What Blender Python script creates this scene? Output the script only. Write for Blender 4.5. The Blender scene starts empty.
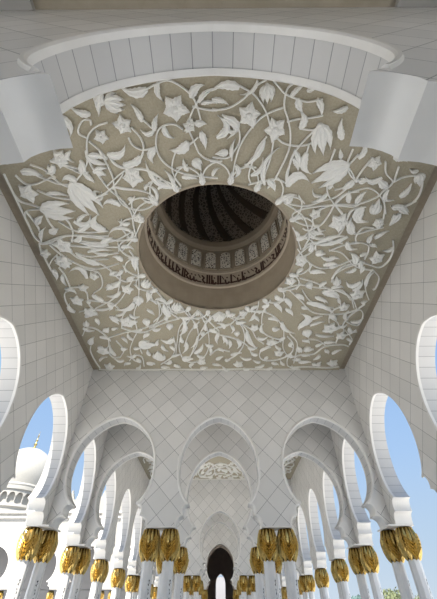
import bpy, bmesh, math, random
from mathutils import Vector, Matrix
PI=math.pi
SC=bpy.context.scene
COL=SC.collection
E=1.6                      # eye height above the marble floor; heights below are relative to the eye, then lifted by E
# ------------------------------------------------------------------ camera
cam=bpy.data.cameras.new('camera'); camo=bpy.data.objects.new('camera',cam); COL.objects.link(camo)
camo.location=(.06,0,E); camo.rotation_euler=(math.radians(90+44.1),0,math.radians(.35))
cam.sensor_fit='HORIZONTAL'; cam.sensor_width=36; cam.lens=36*330/437; cam.clip_start=.02; cam.clip_end=3000
SC.camera=camo
# ------------------------------------------------------------------ sky, sun, exposure
W=bpy.data.worlds.new('sky'); SC.world=W; W.use_nodes=True
nt=W.node_tree; nt.nodes.clear()
tc=nt.nodes.new('ShaderNodeTexCoord'); sx=nt.nodes.new('ShaderNodeSeparateXYZ'); rp=nt.nodes.new('ShaderNodeValToRGB')
bg=nt.nodes.new('ShaderNodeBackground'); ow=nt.nodes.new('ShaderNodeOutputWorld')
nt.links.new(tc.outputs['Generated'],sx.inputs[0]); nt.links.new(sx.outputs['Z'],rp.inputs[0])
nt.links.new(rp.outputs[0],bg.inputs[0]); nt.links.new(bg.outputs[0],ow.inputs[0])
cr=rp.color_ramp
cr.elements[0].position=0.0; cr.elements[0].color=(.62,.71,.80,1)
cr.elements[1].position=1.0; cr.elements[1].color=(.16,.32,.68,1)
for p,c in ((.12,(.50,.65,.82)),(.30,(.40,.59,.88)),(.5,(.32,.52,.86))):
    e=cr.elements.new(p); e.color=(*c,1)
bg.inputs[1].default_value=.92
sun=bpy.data.lights.new('sun','SUN'); suno=bpy.data.objects.new('sun',sun); COL.objects.link(suno)
sun.energy=10.0; sun.angle=math.radians(.6); sun.color=(1,.945,.86)
SUN_EL,SUN_AZ=math.radians(56),math.radians(-8)      # height; bearing from straight behind the camera (minus = from the left)
sd=Vector((math.sin(SUN_AZ)*math.cos(SUN_EL),-math.cos(SUN_AZ)*math.cos(SUN_EL),math.sin(SUN_EL)))
suno.rotation_euler=sd.to_track_quat('Z','Y').to_euler(); suno.location=(0,-30,40)
SC.view_settings.view_transform='Standard'; SC.view_settings.look='None'
SC.view_settings.exposure=0.15; SC.view_settings.gamma=1.0; SC.view_settings.use_curve_mapping=False
# ------------------------------------------------------------------ materials
def mat(name,col,rough=.5,metal=0,spec=.5):
    m=bpy.data.materials.new(name); m.use_nodes=True
    b=m.node_tree.nodes['Principled BSDF']
    b.inputs['Base Color'].default_value=(*col,1); b.inputs['Roughness'].default_value=rough; b.inputs['Metallic'].default_value=metal
    b.inputs['Specular IOR Level'].default_value=spec
    return m
def nodes(m): return m.node_tree.nodes,m.node_tree.links,m.node_tree.nodes['Principled BSDF']
def noisy(m,c1,c2,scale,coord='Object',bump=0,detail=3):
    N,Lk,b=nodes(m)
    t=N.new('ShaderNodeTexCoord'); n=N.new('ShaderNodeTexNoise'); r=N.new('ShaderNodeValToRGB')
    n.inputs['Scale'].default_value=scale; n.inputs['Detail'].default_value=detail
    r.color_ramp.elements[0].position=.35; r.color_ramp.elements[1].position=.65
    r.color_ramp.elements[0].color=(*c1,1); r.color_ramp.elements[1].color=(*c2,1)
    Lk.new(t.outputs[coord],n.inputs['Vector']); Lk.new(n.outputs['Fac'],r.inputs[0]); Lk.new(r.outputs[0],b.inputs['Base Color'])
    if bump:
        bp=N.new('ShaderNodeBump'); bp.inputs['Strength'].default_value=bump; bp.inputs['Distance'].default_value=.02
        Lk.new(n.outputs['Fac'],bp.inputs['Height']); Lk.new(bp.outputs[0],b.inputs['Normal'])
    return m
def tiled(name,c1,c2,mortar,w,h,size,rot=0,offset=0,rough=.35):
    m=mat(name,c1,rough); N,Lk,b=nodes(m)
    t=N.new('ShaderNodeTexCoord'); mp=N.new('ShaderNodeMapping'); br=N.new('ShaderNodeTexBrick')
    mp.inputs['Rotation'].default_value=(0,0,rot)
    br.offset=offset; br.squash=1; br.inputs['Scale'].default_value=1
    br.inputs['Brick Width'].default_value=w; br.inputs['Row Height'].default_value=h
    br.inputs['Mortar Size'].default_value=size; br.inputs['Mortar Smooth'].default_value=.3; br.inputs['Bias'].default_value=0
    br.inputs['Color1'].default_value=(*c1,1); br.inputs['Color2'].default_value=(*c2,1); br.inputs['Mortar'].default_value=(*mortar,1)
    Lk.new(t.outputs['UV'],mp.inputs[0]); Lk.new(mp.outputs[0],br.inputs['Vector'])
    n=N.new('ShaderNodeTexNoise'); n.inputs['Scale'].default_value=1.3; n.inputs['Detail'].default_value=4
    Lk.new(mp.outputs[0],n.inputs['Vector'])
    mx=N.new('ShaderNodeMix'); mx.data_type='RGBA'; mx.blend_type='MULTIPLY'; mx.inputs['Factor'].default_value=.12
    Lk.new(br.outputs['Color'],mx.inputs['A']); Lk.new(n.outputs['Fac'],mx.inputs['B']); Lk.new(mx.outputs['Result'],b.inputs['Base Color'])
    bp=N.new('ShaderNodeBump'); bp.inputs['Strength'].default_value=.4; bp.inputs['Distance'].default_value=.01; bp.invert=True
    Lk.new(br.outputs['Fac'],bp.inputs['Height']); Lk.new(bp.outputs[0],b.inputs['Normal'])
    return m
M={}
M['diag']=tiled('marble_diagonal_tiles',(.85,.83,.80),(.75,.735,.705),(.27,.265,.255),.455,.455,.0055,PI/4)
M['grid']=tiled('marble_arcade_tiles',(.83,.805,.765),(.75,.73,.69),(.29,.28,.265),.455,.455,.0055,PI/4)
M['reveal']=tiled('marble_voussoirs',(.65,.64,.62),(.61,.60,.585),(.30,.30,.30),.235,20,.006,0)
M['trim']=noisy(mat('marble_moulding',(.83,.82,.8),.35),(.77,.75,.71),(.82,.80,.76),3)
M['marble']=noisy(mat('column_marble',(.7,.7,.69),.25),(.74,.735,.72),(.79,.78,.765),5)
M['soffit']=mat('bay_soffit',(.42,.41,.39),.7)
M['floor']=tiled('courtyard_marble',(.86,.85,.82),(.83,.82,.79),(.70,.69,.67),1.2,1.2,.006,0,rough=.3)
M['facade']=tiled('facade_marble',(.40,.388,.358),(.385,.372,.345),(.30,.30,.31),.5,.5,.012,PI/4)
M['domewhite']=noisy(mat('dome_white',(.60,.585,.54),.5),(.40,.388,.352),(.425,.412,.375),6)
M['tan']=noisy(mat('ceiling_ground',(.43,.38,.28),.8),(.405,.355,.258),(.46,.41,.305),30,bump=.25)
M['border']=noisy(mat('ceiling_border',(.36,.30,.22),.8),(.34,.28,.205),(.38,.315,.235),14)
M['relief']=noisy(mat('carved_plaster',(.84,.82,.76),.7),(.84,.82,.765),(.89,.875,.825),60,bump=.5)
M['plain']=noisy(mat('plain_ceiling',(.42,.37,.29),.8),(.40,.35,.27),(.44,.39,.31),4)
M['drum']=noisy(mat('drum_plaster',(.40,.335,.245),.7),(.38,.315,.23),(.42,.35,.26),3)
M['band']=mat('inscription_ground',(.52,.44,.34),.7)
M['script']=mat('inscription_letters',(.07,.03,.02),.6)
M['domeribs']=mat('dome_ribs',(.085,.058,.038),.7)  # dark brown carries the dome's lack of light, like its panels
M['gold']=noisy(mat('gilded_leaf',(.62,.44,.15),.32,1.0),(.54,.38,.115),(.70,.51,.195),25,bump=.15)
M['goldshade']=mat('gilded_core_shade',(.13,.075,.018),.5,1.0)  # darker gold paints the shade in gaps between the capital's leaves
M['inlay']=mat('black_inlay',(.02,.02,.025),.25)
M['dark']=noisy(mat('dark_hall_stone',(.55,.45,.375),.6),(.52,.425,.35),(.58,.48,.40),2)
M['red']=mat('red_panel',(.42,.20,.16),.7)
M['leafgreen']=noisy(mat('tree_leaves',(.16,.19,.09),.7),(.10,.135,.06),(.25,.27,.14),2.5)
M['tealgreen']=noisy(mat('hazy_leaves',(.15,.24,.22),.7),(.12,.2,.19),(.2,.3,.27),2)
M['bark']=mat('bark',(.16,.11,.07),.8)
def lattice(name,c1,c2,scale,wid,rough=.6,coord='Object'):
    m=mat(name,c1,rough); N,Lk,b=nodes(m)
    t=N.new('ShaderNodeTexCoord'); v=N.new('ShaderNodeTexVoronoi'); v.feature='DISTANCE_TO_EDGE'; v.inputs['Scale'].default_value=scale
    r=N.new('ShaderNodeValToRGB'); r.color_ramp.elements[0].position=wid; r.color_ramp.elements[1].position=wid*1.6
    r.color_ramp.elements[0].color=(*c2,1); r.color_ramp.elements[1].color=(*c1,1)
    Lk.new(t.outputs[coord],v.inputs['Vector']); Lk.new(v.outputs['Distance'],r.inputs[0]); Lk.new(r.outputs[0],b.inputs['Base Color'])
    bp=N.new('ShaderNodeBump'); bp.inputs['Strength'].default_value=.6; bp.inputs['Distance'].default_value=.02; bp.invert=True
    Lk.new(r.outputs[0],bp.inputs['Height']); Lk.new(bp.outputs[0],b.inputs['Normal'])
    return m
M['screen']=lattice('pierced_screen',(.14,.115,.085),(.88,.84,.75),13,.16)
M['domecarve']=lattice('carved_dome_panel',(.10,.075,.055),(.30,.25,.20),9,.10)  # dark albedo stands in for the unlit inside of the dome
# ------------------------------------------------------------------ helpers
def link(name,bm,m,parent=None,smooth=False,recalc=True):
    if recalc: bmesh.ops.recalc_face_normals(bm,faces=bm.faces)
    me=bpy.data.meshes.new(name); bm.to_mesh(me); bm.free()
    for mm in (m if isinstance(m,(list,tuple)) else [m]): me.materials.append(mm)
    if smooth: me.polygons.foreach_set('use_smooth',[True]*len(me.polygons))
    o=bpy.data.objects.new(name,me); COL.objects.link(o)
    if parent: o.parent=parent
    return o
def empty(name,loc=(0,0,0),rz=0):
    o=bpy.data.objects.new(name,None); COL.objects.link(o); o.location=loc; o.rotation_euler=(0,0,rz); o.empty_display_size=.2
    return o
def tag(o,label=None,cat=None,group=None,kind=None):
    if label: o['label']=label
    if cat: o['category']=cat
    if group: o['group']=group
    if kind: o['kind']=kind
    return o
def copy_tree(o,parent=None):
    c=o.copy(); COL.objects.link(c)
    if parent: c.parent=parent
    for ch in list(o.children): copy_tree(ch,c)
    return c
def box(bm,x0,x1,y0,y1,z0,z1):
    v=[bm.verts.new(p) for p in ((x0,y0,z0),(x1,y0,z0),(x1,y1,z0),(x0,y1,z0),(x0,y0,z1),(x1,y0,z1),(x1,y1,z1),(x0,y1,z1))]
    for f in ((0,3,2,1),(4,5,6,7),(0,1,5,4),(1,2,6,5),(2,3,7,6),(3,0,4,7)): bm.faces.new([v[i] for i in f])
def lathe(bm,prof,n,cx=0,cy=0,closed=False,mi=0,a0=0,a1=2*PI):
    full=abs(a1-a0-2*PI)<1e-6; k=n if full else n+1
    rings=[[bm.verts.new((cx+r*math.cos(a0+(a1-a0)*i/n),cy+r*math.sin(a0+(a1-a0)*i/n),z)) for i in range(k)] for r,z in prof]
    for j in range(len(rings)-1):
        for i in range(n):
            f=bm.faces.new((rings[j][i],rings[j][(i+1)%k],rings[j+1][(i+1)%k],rings[j+1][i])); f.material_index=mi
    return rings
def uvbox(bm,mode):
    uv=bm.loops.layers.uv.verify()
    for f in bm.faces:
        for l in f.loops:
            c=l.vert.co; l[uv].uv=(c.x,c.y) if mode=='xy' else ((c.x,c.z) if mode=='xz' else (c.y,c.z))
# ------------------------------------------------------------------ the arch
# half opening, measured from the arch's axis: apex -> cusp -> two small lobes -> impost foot
def arch_half():
    big=[(0,4.56),(.16,4.525),(.34,4.455),(.52,4.34),(.68,4.20),(.83,4.02),(.95,3.82),(1.04,3.59),(1.095,3.34),(1.115,3.08),(1.10,2.84),(1.05,2.62),(.97,2.43),(.88,2.29),(.79,2.205)]
    l1=[(.85,2.20),(.90,2.17),(.94,2.115),(.955,2.05),(.95,1.985),(.93,1.935)]
    l2=[(.985,1.925),(1.035,1.895),(1.075,1.85),(1.10,1.79),(1.11,1.70)]
    # smooth the big lobe
    out=[]
    for i in range(len(big)-1):
        p0=big[max(i-1,0)] if i else (-.16,4.525); p1,p2=big[i],big[i+1]; p3=big[min(i+2,len(big)-1)]
        for k in range(3):
            t=k/3
            f=lambda a,b,c,d:.5*((2*b)+(-a+c)*t+(2*a-5*b+4*c-d)*t*t+(-a+3*b-3*c+d)*t**3)
            out.append((f(p0[0],p1[0],p2[0],p3[0]),f(p0[1],p1[1],p2[1],p3[1])))
    out.append(big[-1])
    return out+l1+l2
HALF=arch_half()
ZI=1.70
def std(sx=1.0): return [(x*sx,z) for x,z in HALF]
def wide():
    r=[]
    for x,z in HALF[:-11]:
        k=min(1,max(0,(3.7-z)/1.3)); k=k*k*(3-2*k)
        r.append((x*(1.20+.055*k*k),z+.05+.18*k))
    return r+[(1.075,2.425),(1.14,2.395),(1.195,2.345),(1.235,2.28),(1.25,2.20),(1.29,2.185),(1.375,2.165),(1.45,2.12),(1.51,2.05),(1.55,1.95),(1.58,1.70)]
def opening(c,half):            # full path, low side to high side
    return [(c-x,z) for x,z in reversed(half)]+[(c+x,z) for x,z in half[1:]]
def wall(name,axis,a0,a1,p0,p1,ztop,ops,mface,big=False,trims=2,zlow=ZI,parent=None):
    """arched wall: axis 'x' runs across, 'y' runs along the arcade; p0..p1 its thickness; ops = [(centre, half profile)]"""
    path=[(a0,zlow)]; plain=[1]
    for c,h in ops:
        path+=opening(c,h); m=len(h); plain+=[1]*11+[0]*(2*(m-12))+[1]*12
    plain+=[0]*8
    path.append((a1,zlow))
    bm=bmesh.new(); uv=bm.loops.layers.uv.verify()
    P=(lambda a,p,z:(a,p,z+E)) if axis=='x' else (lambda a,p,z:(p,a,z+E))
    outline=path+[(a1,ztop),(a0,ztop)]
    from mathutils.geometry import delaunay_2d_cdt
    n0=len(outline)
    tv,_,tf,_,_,_=delaunay_2d_cdt([Vector(q) for q in outline],[(i,(i+1)%n0) for i in range(n0)],[],0,1e-6)
    def inside(q):
        r=False
        for i in range(n0):
            (x1,y1),(x2,y2)=outline[i],outline[(i+1)%n0]
            if (y1>q[1])!=(y2>q[1]) and q[0]<(x2-x1)*(q[1]-y1)/(y2-y1)+x1: r=not r
        return r
    tf=[t for t in tf if inside(sum((tv[i] for i in t),Vector((0,0)))/3)]
    for p in (p0,p1):
        vv=[bm.verts.new(P(q.x,p,q.y)) for q in tv]
        for t in tf: bm.faces.new([vv[i] for i in t]).material_index=0
    for f in bm.faces:
        for l in f.loops:
            c=l.vert.co; l[uv].uv=(c.x if axis=='x' else c.y, c.z)
    s=0;n=len(outline); prev=None
    for i in range(n):
        A,B,Z=outline[i],outline[(i+1)%n],outline[i-1]
        d=math.hypot(B[0]-A[0],B[1]-A[1]); d0=math.hypot(A[0]-Z[0],A[1]-Z[1]) or 1
        soft=prev and ((B[0]-A[0])*(A[0]-Z[0])+(B[1]-A[1])*(A[1]-Z[1]))/(d*d0 or 1)>.80
        va=prev if soft else (bm.verts.new(P(A[0],p0,A[1])),bm.verts.new(P(A[0],p1,A[1])))
        vb=(bm.verts.new(P(B[0],p0,B[1])),bm.verts.new(P(B[0],p1,B[1]))); prev=vb
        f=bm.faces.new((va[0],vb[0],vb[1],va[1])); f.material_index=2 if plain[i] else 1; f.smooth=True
        for l,t in zip(f.loops,((s,5),(s+d,5),(s+d,5+p1-p0),(s,5+p1-p0))): l[uv].uv=t
        s+=d
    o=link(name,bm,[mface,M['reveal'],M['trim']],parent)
    for c,h in ops:
        k=len(h)-(14 if big else 11)
        faces=((p0,-1),(p1,1)) if axis=='x' else (((p0,-1),) if abs(p0)<abs(p1) else ((p1,1),))
        for p,sg in faces if trims else (): arch_trim(axis,opening(c,h[:k]),p,sg,o,.05 if big else (.06 if axis=='x' else .03),.022 if big else (.026 if axis=='x' else .007)); [arch_trim(axis,q,p,sg,o,.03,.010) for q in (opening(c,h)[:12],opening(c,h)[-12:]) if axis=='x' and not big and trims==2]
    return o
def arch_trim(axis,path,p,sg,parent,w=.06,t=.026):
    n=len(path); nr=[]
    for i in range(n):
        a=path[max(i-1,0)]; b=path[min(i+1,n-1)]
        # miter from the two neighbouring segment normals (normal points into the wall)
        def sn(q,r):
            dx,dz=r[0]-q[0],r[1]-q[1]; L=math.hypot(dx,dz) or 1; return Vector((-dz/L,dx/L))
        n1=sn(path[i-1],path[i]) if i else sn(path[0],path[1]); n2=sn(path[i],path[i+1]) if i<n-1 else n1
        m=n1+n2
        if m.length<.2: m=n1
        m.normalize(); k=1/max(.45,m.dot(n1)); nr.append(m*min(k,1.6))
    prof=[(-.008,.06),(-.014,-.004),(.004,-t),(.03,-t*1.15),(w-.02,-t*.8),(w,-.004),(w,.02)]
    bm=bmesh.new()
    P=(lambda a,q,z:(a,q,z+E)) if axis=='x' else (lambda a,q,z:(q,a,z+E))
    rows=[[bm.verts.new(P(pt[0]+v.x*u,p-sg*d,pt[1]+v.y*u)) for u,d in prof] for pt,v in zip(path,nr)]
    m=len(prof)
    for i in range(n-1):
        for j in range(m-1): bm.faces.new((rows[i][j],rows[i+1][j],rows[i+1][j+1],rows[i][j+1]))
    bm.faces.new(rows[0]); bm.faces.new(rows[-1][::-1])
    return link('arch_trim',bm,M['trim'],parent,smooth=False)
# ceiling carving in plan, metres
STEMS=[
[-1.49,2.05,-1.36,2.22,-1.33,2.41,-1.43,2.62,-1.65,2.77,-1.88,2.72,-1.99,2.58],
[-1.57,2.22,-1.52,2.35,-1.35,2.44,-1.11,2.39],
[-1.12,1.47,-0.96,1.4,-0.77,1.35,-0.58,1.42,-0.4,1.56,-0.31,1.73,-0.26,1.94],
[0.02,1.47,-0.15,1.52,-0.28,1.63,-0.39,1.79,-0.46,1.94,-0.5,2.11],
[-0.39,1.73,-0.13,1.78,0.03,1.79],
[-0.58,2.09,-0.71,2.01,-0.86,2.01,-1.01,2.09,-1.08,2.26,-1.09,2.46,-1.01,2.65,-0.85,2.79,-0.64,2.89,-0.4,2.94,-0.15,2.97,0.03,2.99],
[-1.08,2.11,-1.23,1.96,-1.28,1.94],
[-0.47,2.13,-0.39,2.32,-0.31,2.51,-0.17,2.62,0.03,2.65],
[-0.32,2.22,-0.44,2.32,-0.53,2.37],
[-0.75,2.48,-0.82,2.65,-0.85,2.82,-0.8,2.99,-0.71,3.15],
[-2.07,2.72,-2.03,2.94,-2.04,3.1,-2.08,3.21],
[-2.17,3.13,-1.93,2.94,-1.73,2.82,-1.46,2.79,-1.23,2.87,-1.05,3.02,-0.86,3.18,-0.71,3.19],
[-2.07,3.15,-1.88,3.21,-1.58,3.23],
[0.39,1.43,0.61,1.54,0.75,1.67,0.87,1.84,0.95,2.03],
[0.82,1.35,0.64,1.45,0.49,1.6,0.28,1.73,0.07,1.78,-0.06,1.77],
[0.92,1.35,1.03,1.45,1.15,1.55,1.37,1.63,1.55,1.67,1.78,1.63],
[1.27,1.4,1.18,1.47,1.15,1.6,1.16,1.75,1.25,1.94,1.33,2.19,1.34,2.46,1.24,2.79,1.13,3.05,1.02,3.21],
[1.16,1.75,0.97,1.81,0.77,1.92,0.57,2.15,0.44,2.37,0.36,2.65,0.32,2.94,0.33,3.05],
[1.24,1.98,1.39,1.94,1.6,1.92,1.84,1.88],
[1.48,2.09,1.73,2.11,1.87,2.01],
[1.87,2.01,1.7,2.17,1.55,2.35,1.42,2.58,1.39,2.84,1.39,3.1],
[1.04,2.19,1.2,2.32,1.42,2.38,1.64,2.37,1.81,2.3],
[1.04,2.3,1.02,2.58,0.96,2.84,0.88,3.05,0.63,3.13],
[0.91,2.22,0.77,2.41,0.68,2.69,0.63,2.94,0.68,3.1],
[0.11,1.86,0.29,1.94,0.41,2.11,0.42,2.32,0.31,2.51,0.29,2.65],
[-0.07,2.58,0.17,2.6,0.29,2.55],
[1.69,2.37,1.68,2.51],
[1.48,2.46,1.42,2.58],
[-1.89,1.97,-2.09,2.03,-2.27,2.17,-2.37,2.39,-2.4,2.65,-2.35,2.83],
[-2.32,2.22,-2.44,2.15,-2.4,2.03,-2.29,1.93,-2.18,1.93,-2.18,2.01],
[-2.3,2.28,-2.17,2.42,-2.04,2.6],
[-3.54,2.7,-3.33,2.79,-3.15,2.97],
[-3.13,2.62,-2.91,2.7,-2.65,2.79,-2.48,2.87],
[-4.13,2.88,-4.13,2.98,-4.13,3.19,-4.13,3.41,-4.13,3.67,-4.13,3.86],
[-4.13,3.3,-4.06,3.47,-3.83,3.56,-3.65,3.65],
[-3.92,2.91,-3.79,3.09,-3.59,3.09,-3.36,3.01,-3.22,2.96,-3.09,3.09,-2.91,3.14,-2.64,2.91],
[-3.13,2.64,-2.9,2.73,-2.63,2.88],
[-3.62,3.22,-3.43,3.33,-3.25,3.39,-2.9,3.44],
[-3.62,2.78,-3.48,2.93,-3.31,3.01,-3.14,3.09,-2.9,3.11],
[-4.13,3.86,-4.05,3.7,-3.87,3.66,-3.66,3.66],
[-4.05,3.7,-3.97,3.98,-3.95,4.21,-4.03,4.48],
[-3.66,3.74,-3.66,3.95,-3.59,4.21],
[-3.33,3.8,-3.23,3.98,-3.22,4.24,-3.33,4.48],
[-3.44,3.95,-3.18,4.18,-2.86,4.24,-2.42,4.2],
[-3.98,4.52,-3.52,4.34,-3.22,4.31,-2.45,4.34],
[-4.13,4.7,-4.08,4.55,-3.87,4.52,-3.54,4.59,-3.2,4.62,-2.54,4.73],
[-4.13,4.7,-4.13,4.92,-4.13,5.11,-4.12,5.37],
[-3.85,4.48,-3.73,4.62,-3.48,4.77,-3.25,5,-2.61,5],
[-4.13,3.86,-4.13,4.01,-4.13,4.34,-4.04,4.52],
[-2.64,2.91,-2.45,2.68,-2.41,2.45],
[-2.53,3.41,-2.21,3.3],
[-2.39,2.45,-2.39,2.69,-2.31,2.9,-2.16,3.21,-1.95,3.45,-1.82,3.75,-1.83,4.02,-1.83,4.36],
[-2.16,2.45,-2.08,2.69,-2.03,2.94,-2.04,3.25,-1.97,3.53,-1.77,3.66,-1.5,3.66,-1.21,3.49],
[-2.55,3.41,-2.26,3.29,-2.04,3.13,-1.85,2.94,-1.8,2.87],
[-2.08,3.15,-1.83,3.19,-1.51,3.25,-1.33,3.33,-1.24,3.47],
[-1.61,2.81,-1.4,2.81,-1.27,2.87,-1.15,2.96],
[-2.02,2.5,-1.94,2.69,-1.78,2.78,-1.6,2.74,-1.44,2.62,-1.34,2.45],
[-1.83,3.88,-1.64,3.62,-1.43,3.49,-1.24,3.47],
[-3.14,4.36,-2.87,4.31,-2.48,4.41,-2.16,4.46,-1.82,4.4],
[-3.17,4.46,-2.76,4.51,-2.33,4.46,-1.87,4.21],
[-2.22,4.74,-1.9,4.41,-1.67,4.02],
[1.46,2.45,1.4,2.72,1.36,2.94,1.4,3.17],
[2.19,3.09,2.26,3.33,2.46,3.58,2.7,3.84],
[2.46,3.58,2.39,3.84,2.28,4.07,2.03,4.21,1.9,4.16],
[2.65,2.55,2.56,2.69,2.51,2.76,2.63,2.9,2.74,3.05],
[2.19,2.45,2.15,2.72],
[1.39,3.49,1.6,3.58,1.91,3.6,2.19,3.49,2.43,3.41,2.61,3.23,2.72,3.09],
[1.63,3.93,1.63,3.79,1.81,3.68,2.14,3.62,2.48,3.6,2.84,3.63,2.97,3.58],
[2.88,3.29,2.64,3.33,2.49,3.49,2.46,3.6],
[1.63,3.93,1.79,4.02,2,4.09,2.25,4.09],
[2.99,3.66,2.83,3.75,2.82,3.97,2.89,4.16,3.08,4.31],
[2.72,3.88,2.8,4.11,2.72,4.36,2.47,4.51,2.14,4.56,2,4.74],
[3.27,4.56,2.96,4.61,2.73,4.72],
[2.03,4.21,2.09,4.41,2.03,4.66],
[1.4,3.53,1.79,3.79,1.95,4.02,2.03,4.21],
[1.59,4.02,1.75,4.26,1.96,4.74],
[2.52,2.45,2.49,2.7,2.58,2.91,2.73,3.05],
[2.94,2.6,2.83,2.81,2.73,3.05,2.58,3.19,2.38,3.25],
[3.2,2.68,3.29,2.91,3.49,3.1,3.37,3.28,3.28,3.42,2.91,3.58,2.46,3.58,2.15,3.7],
[3.49,3.1,3.68,2.99,3.94,2.97,4.08,3.1,4.13,3.42,3.99,3.61,3.69,3.62],
[2.46,3.58,2.63,3.36,2.87,3.25,3.07,3.22,3.31,3.36,3.51,3.61,3.6,3.93],
[3.13,3.64,2.89,3.7,2.82,3.93,2.92,4.21,3.13,4.31,3.35,4.24,3.67,4.14],
[2.46,3.58,2.69,3.8,2.78,4],
[3.49,2.78,3.51,3.08],
[3.19,4.55,3.14,4.38,3.23,4.16,3.46,4.16],
[2.63,4.79,2.88,4.64,3.19,4.55,3.47,4.61,3.55,4.79,3.54,5.04],
[4.02,4.5,4.13,4.79,4.13,5.1,3.97,5.3,3.58,5.17,3.32,5.23],
[2.62,4.76,2.94,4.85,3.27,5.17,3.53,5.33,3.86,5.4],
[3.84,5.37,4.09,5.64,4.13,6,4.08,6.08],
[3.84,5.37,3.78,5.71,3.89,6.08,4.09,6.44],
[2.92,5.78,2.96,5.5,3.16,5.3,3.32,5.23],
[2.94,6.08,3.27,6.08,3.59,6.44],
[3.6,3.8,3.44,3.46],
[4.13,3.51,3.99,3.6,3.83,3.65],
[-4.11,4.54,-3.9,4.54,-3.56,4.39,-3.2,4.32,-2.25,4.47],
[-3.87,4.57,-3.74,4.81,-3.52,5.06,-3.22,5.26,-2.87,5.29,-2.4,5.14],
[-3.41,4.59,-3.04,4.62,-2.29,4.65],
[-3.35,4.81,-3.04,4.92,-2.59,4.86,-2.33,4.81],
[-3.32,5.29,-2.99,5.41,-2.94,5.68,-3.03,5.94,-3.28,6.14],
[-4.12,5.2,-3.99,5.03,-3.8,4.86],
[-3.9,5.26,-3.84,5.5,-3.84,5.94],
[-3.82,6.01,-4.05,6.14,-4.13,6.42,-4.13,6.71,-4.13,6.84],
[-3.84,5.94,-3.61,5.94,-3.47,6.14,-3.54,6.56,-3.46,6.84],
[-3.2,4.19,-3.32,4.49],
[-2.75,6.79,-2.89,6.56,-3.12,6.49,-3.5,6.42],
[-2.06,4.75,-1.96,5.08,-2,5.66,-2.15,6.41,-2.37,6.97,-2.42,7.71],
[-3.49,6.8,-3.1,6.8,-2.64,6.41,-2.12,5.61],
[-2.41,5.34,-2.49,5.71,-2.76,6.31,-3.4,6.74],
[-2.02,5.66,-2.42,5.71,-2.73,5.25,-3.06,4.99],
[-3.42,8.11,-2.86,7.84,-2.42,7.71,-1.89,7.46,-1.37,7.09],
[-1.71,5.9,-1.51,6.31,-1.33,6.74,-0.96,6.86],
[-1.75,6.47,-1.61,6.52,-1.59,6.97,-1.87,7.33],
[-1.39,8.99,-1.27,8.25,-1.08,7.46,-0.52,6.97],
[-0.54,7.33,-0.86,7.84,-1.08,8.54],
[-4.13,7.96,-3.9,7.61,-3.64,7.65,-3.41,8.05,-3.44,8.42,-3.57,8.72,-3.48,9.13,-3.24,9.13],
[-3.9,6.88,-3.57,6.8,-3.1,6.77,-2.85,6.58],
[-2.86,7.61,-2.73,7.11,-2.48,6.73,-2.27,6.44],
[-2.86,7.61,-2.62,7.74,-2.36,7.83,-2.07,7.74,-1.72,7.44],
[-2.47,7.87,-2.65,8.23,-2.83,8.72,-2.84,9.24,-2.63,9.45],
[-3.17,8.23,-3.04,8.72,-3.24,9.13],
[-4.04,8.52,-4.13,8.82,-4.13,9.34,-4.08,9.79],
[-2.48,8.92,-2.49,8.62,-2.34,8.23],
[-2.98,9.34,-2.74,9.02,-2.52,9.13,-2.54,9.68],
[-4.13,9.86,-3.86,9.9,-2.9,9.9,-2.03,9.9],
[-0.56,6.84,-0.84,7.28,-1.1,7.87,-1.24,8.52,-1.2,9.13,-0.95,9.45,-0.64,9.34,-0.38,8.92,-0.28,8.23,-0.35,7.52,-0.56,6.84],
[-1.05,6.54,-0.9,6.96,-0.69,7.36,-0.6,7.87,-0.69,8.52,-1,9.24],
[0.03,6.92,-0.23,7.19,-0.58,7.96,-0.75,8.52,-0.93,9.13],
[-0.56,6.84,-0.24,7.36,0.03,7.78],
[-2.04,7.61,-1.69,7.44,-1.35,7.28,-1.1,7.19],
[-1.64,6.44,-1.63,6.8,-1.71,7.19,-1.91,7.52],
[-1.41,6.44,-1.36,6.88,-1.13,7.19],
[-1.37,8.05,-1.36,8.52,-1.54,9.13,-1.95,9.56],
[0.34,7.44,-0.02,7.61,-0.35,7.87,-0.59,8.23],
[0.37,8.82,-0.02,8.72,-0.26,9.02],
[-2.38,9.9,-1.42,9.88,-0.47,9.9,0.4,9.9],
[0.04,6.92,0.36,7.15,0.64,7.44,0.79,7.87,0.8,8.42,0.65,8.92,0.3,9.34],
[0.58,7.36,0.98,7.69,1.18,8.14,1.43,8.42],
[0.04,7.61,0.37,7.44,0.67,7,1.02,6.88,1.39,6.96,1.74,7.28,1.97,7.78,2.06,8.62,2.29,9.13],
[1.43,6.44,1.28,6.88,1.27,7.36,1.38,7.87,1.74,8.14,2,8.19],
[1.11,6.44,1.11,6.73,1.03,7.04],
[2,8.19,1.78,8.42,1.46,8.67,1.34,9.02,1.52,9.34,2.01,9.29,2.37,8.92,2.35,8.42,2.12,8.05],
[0.05,7.96,0.5,8.14,0.92,8.52,1.1,9.02],
[2.73,9.34,2.47,9.13,2.3,9.24,2.37,9.68,2.64,9.79],
[0.69,7.44,0.87,7.78,1.09,8.42,1.22,8.67],
[0.05,9.9,1,9.86,1.96,9.9,2.83,9.9],
[2.22,6.06,2.5,6.47,2.9,6.69,3.22,6.77],
[1.88,6.06,2.25,6.47,2.64,6.92,3.13,7.04,3.59,7,3.86,6.85,4.04,6.62],
[3.14,6.06,3.55,6.33,3.78,6.77],
[3.24,7.4,3.19,7.16,3.24,6.85,3.46,6.69],
[3.58,7.66,3.49,7.4,3.19,7.16],
[3.79,7.83,3.67,7.49,3.77,7.08,3.96,6.85,4.13,7.08,4.13,7.49,3.94,7.49,3.68,7.32],
[3.68,8.38,3.72,8.1,4.01,7.92,4.13,7.74],
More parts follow.
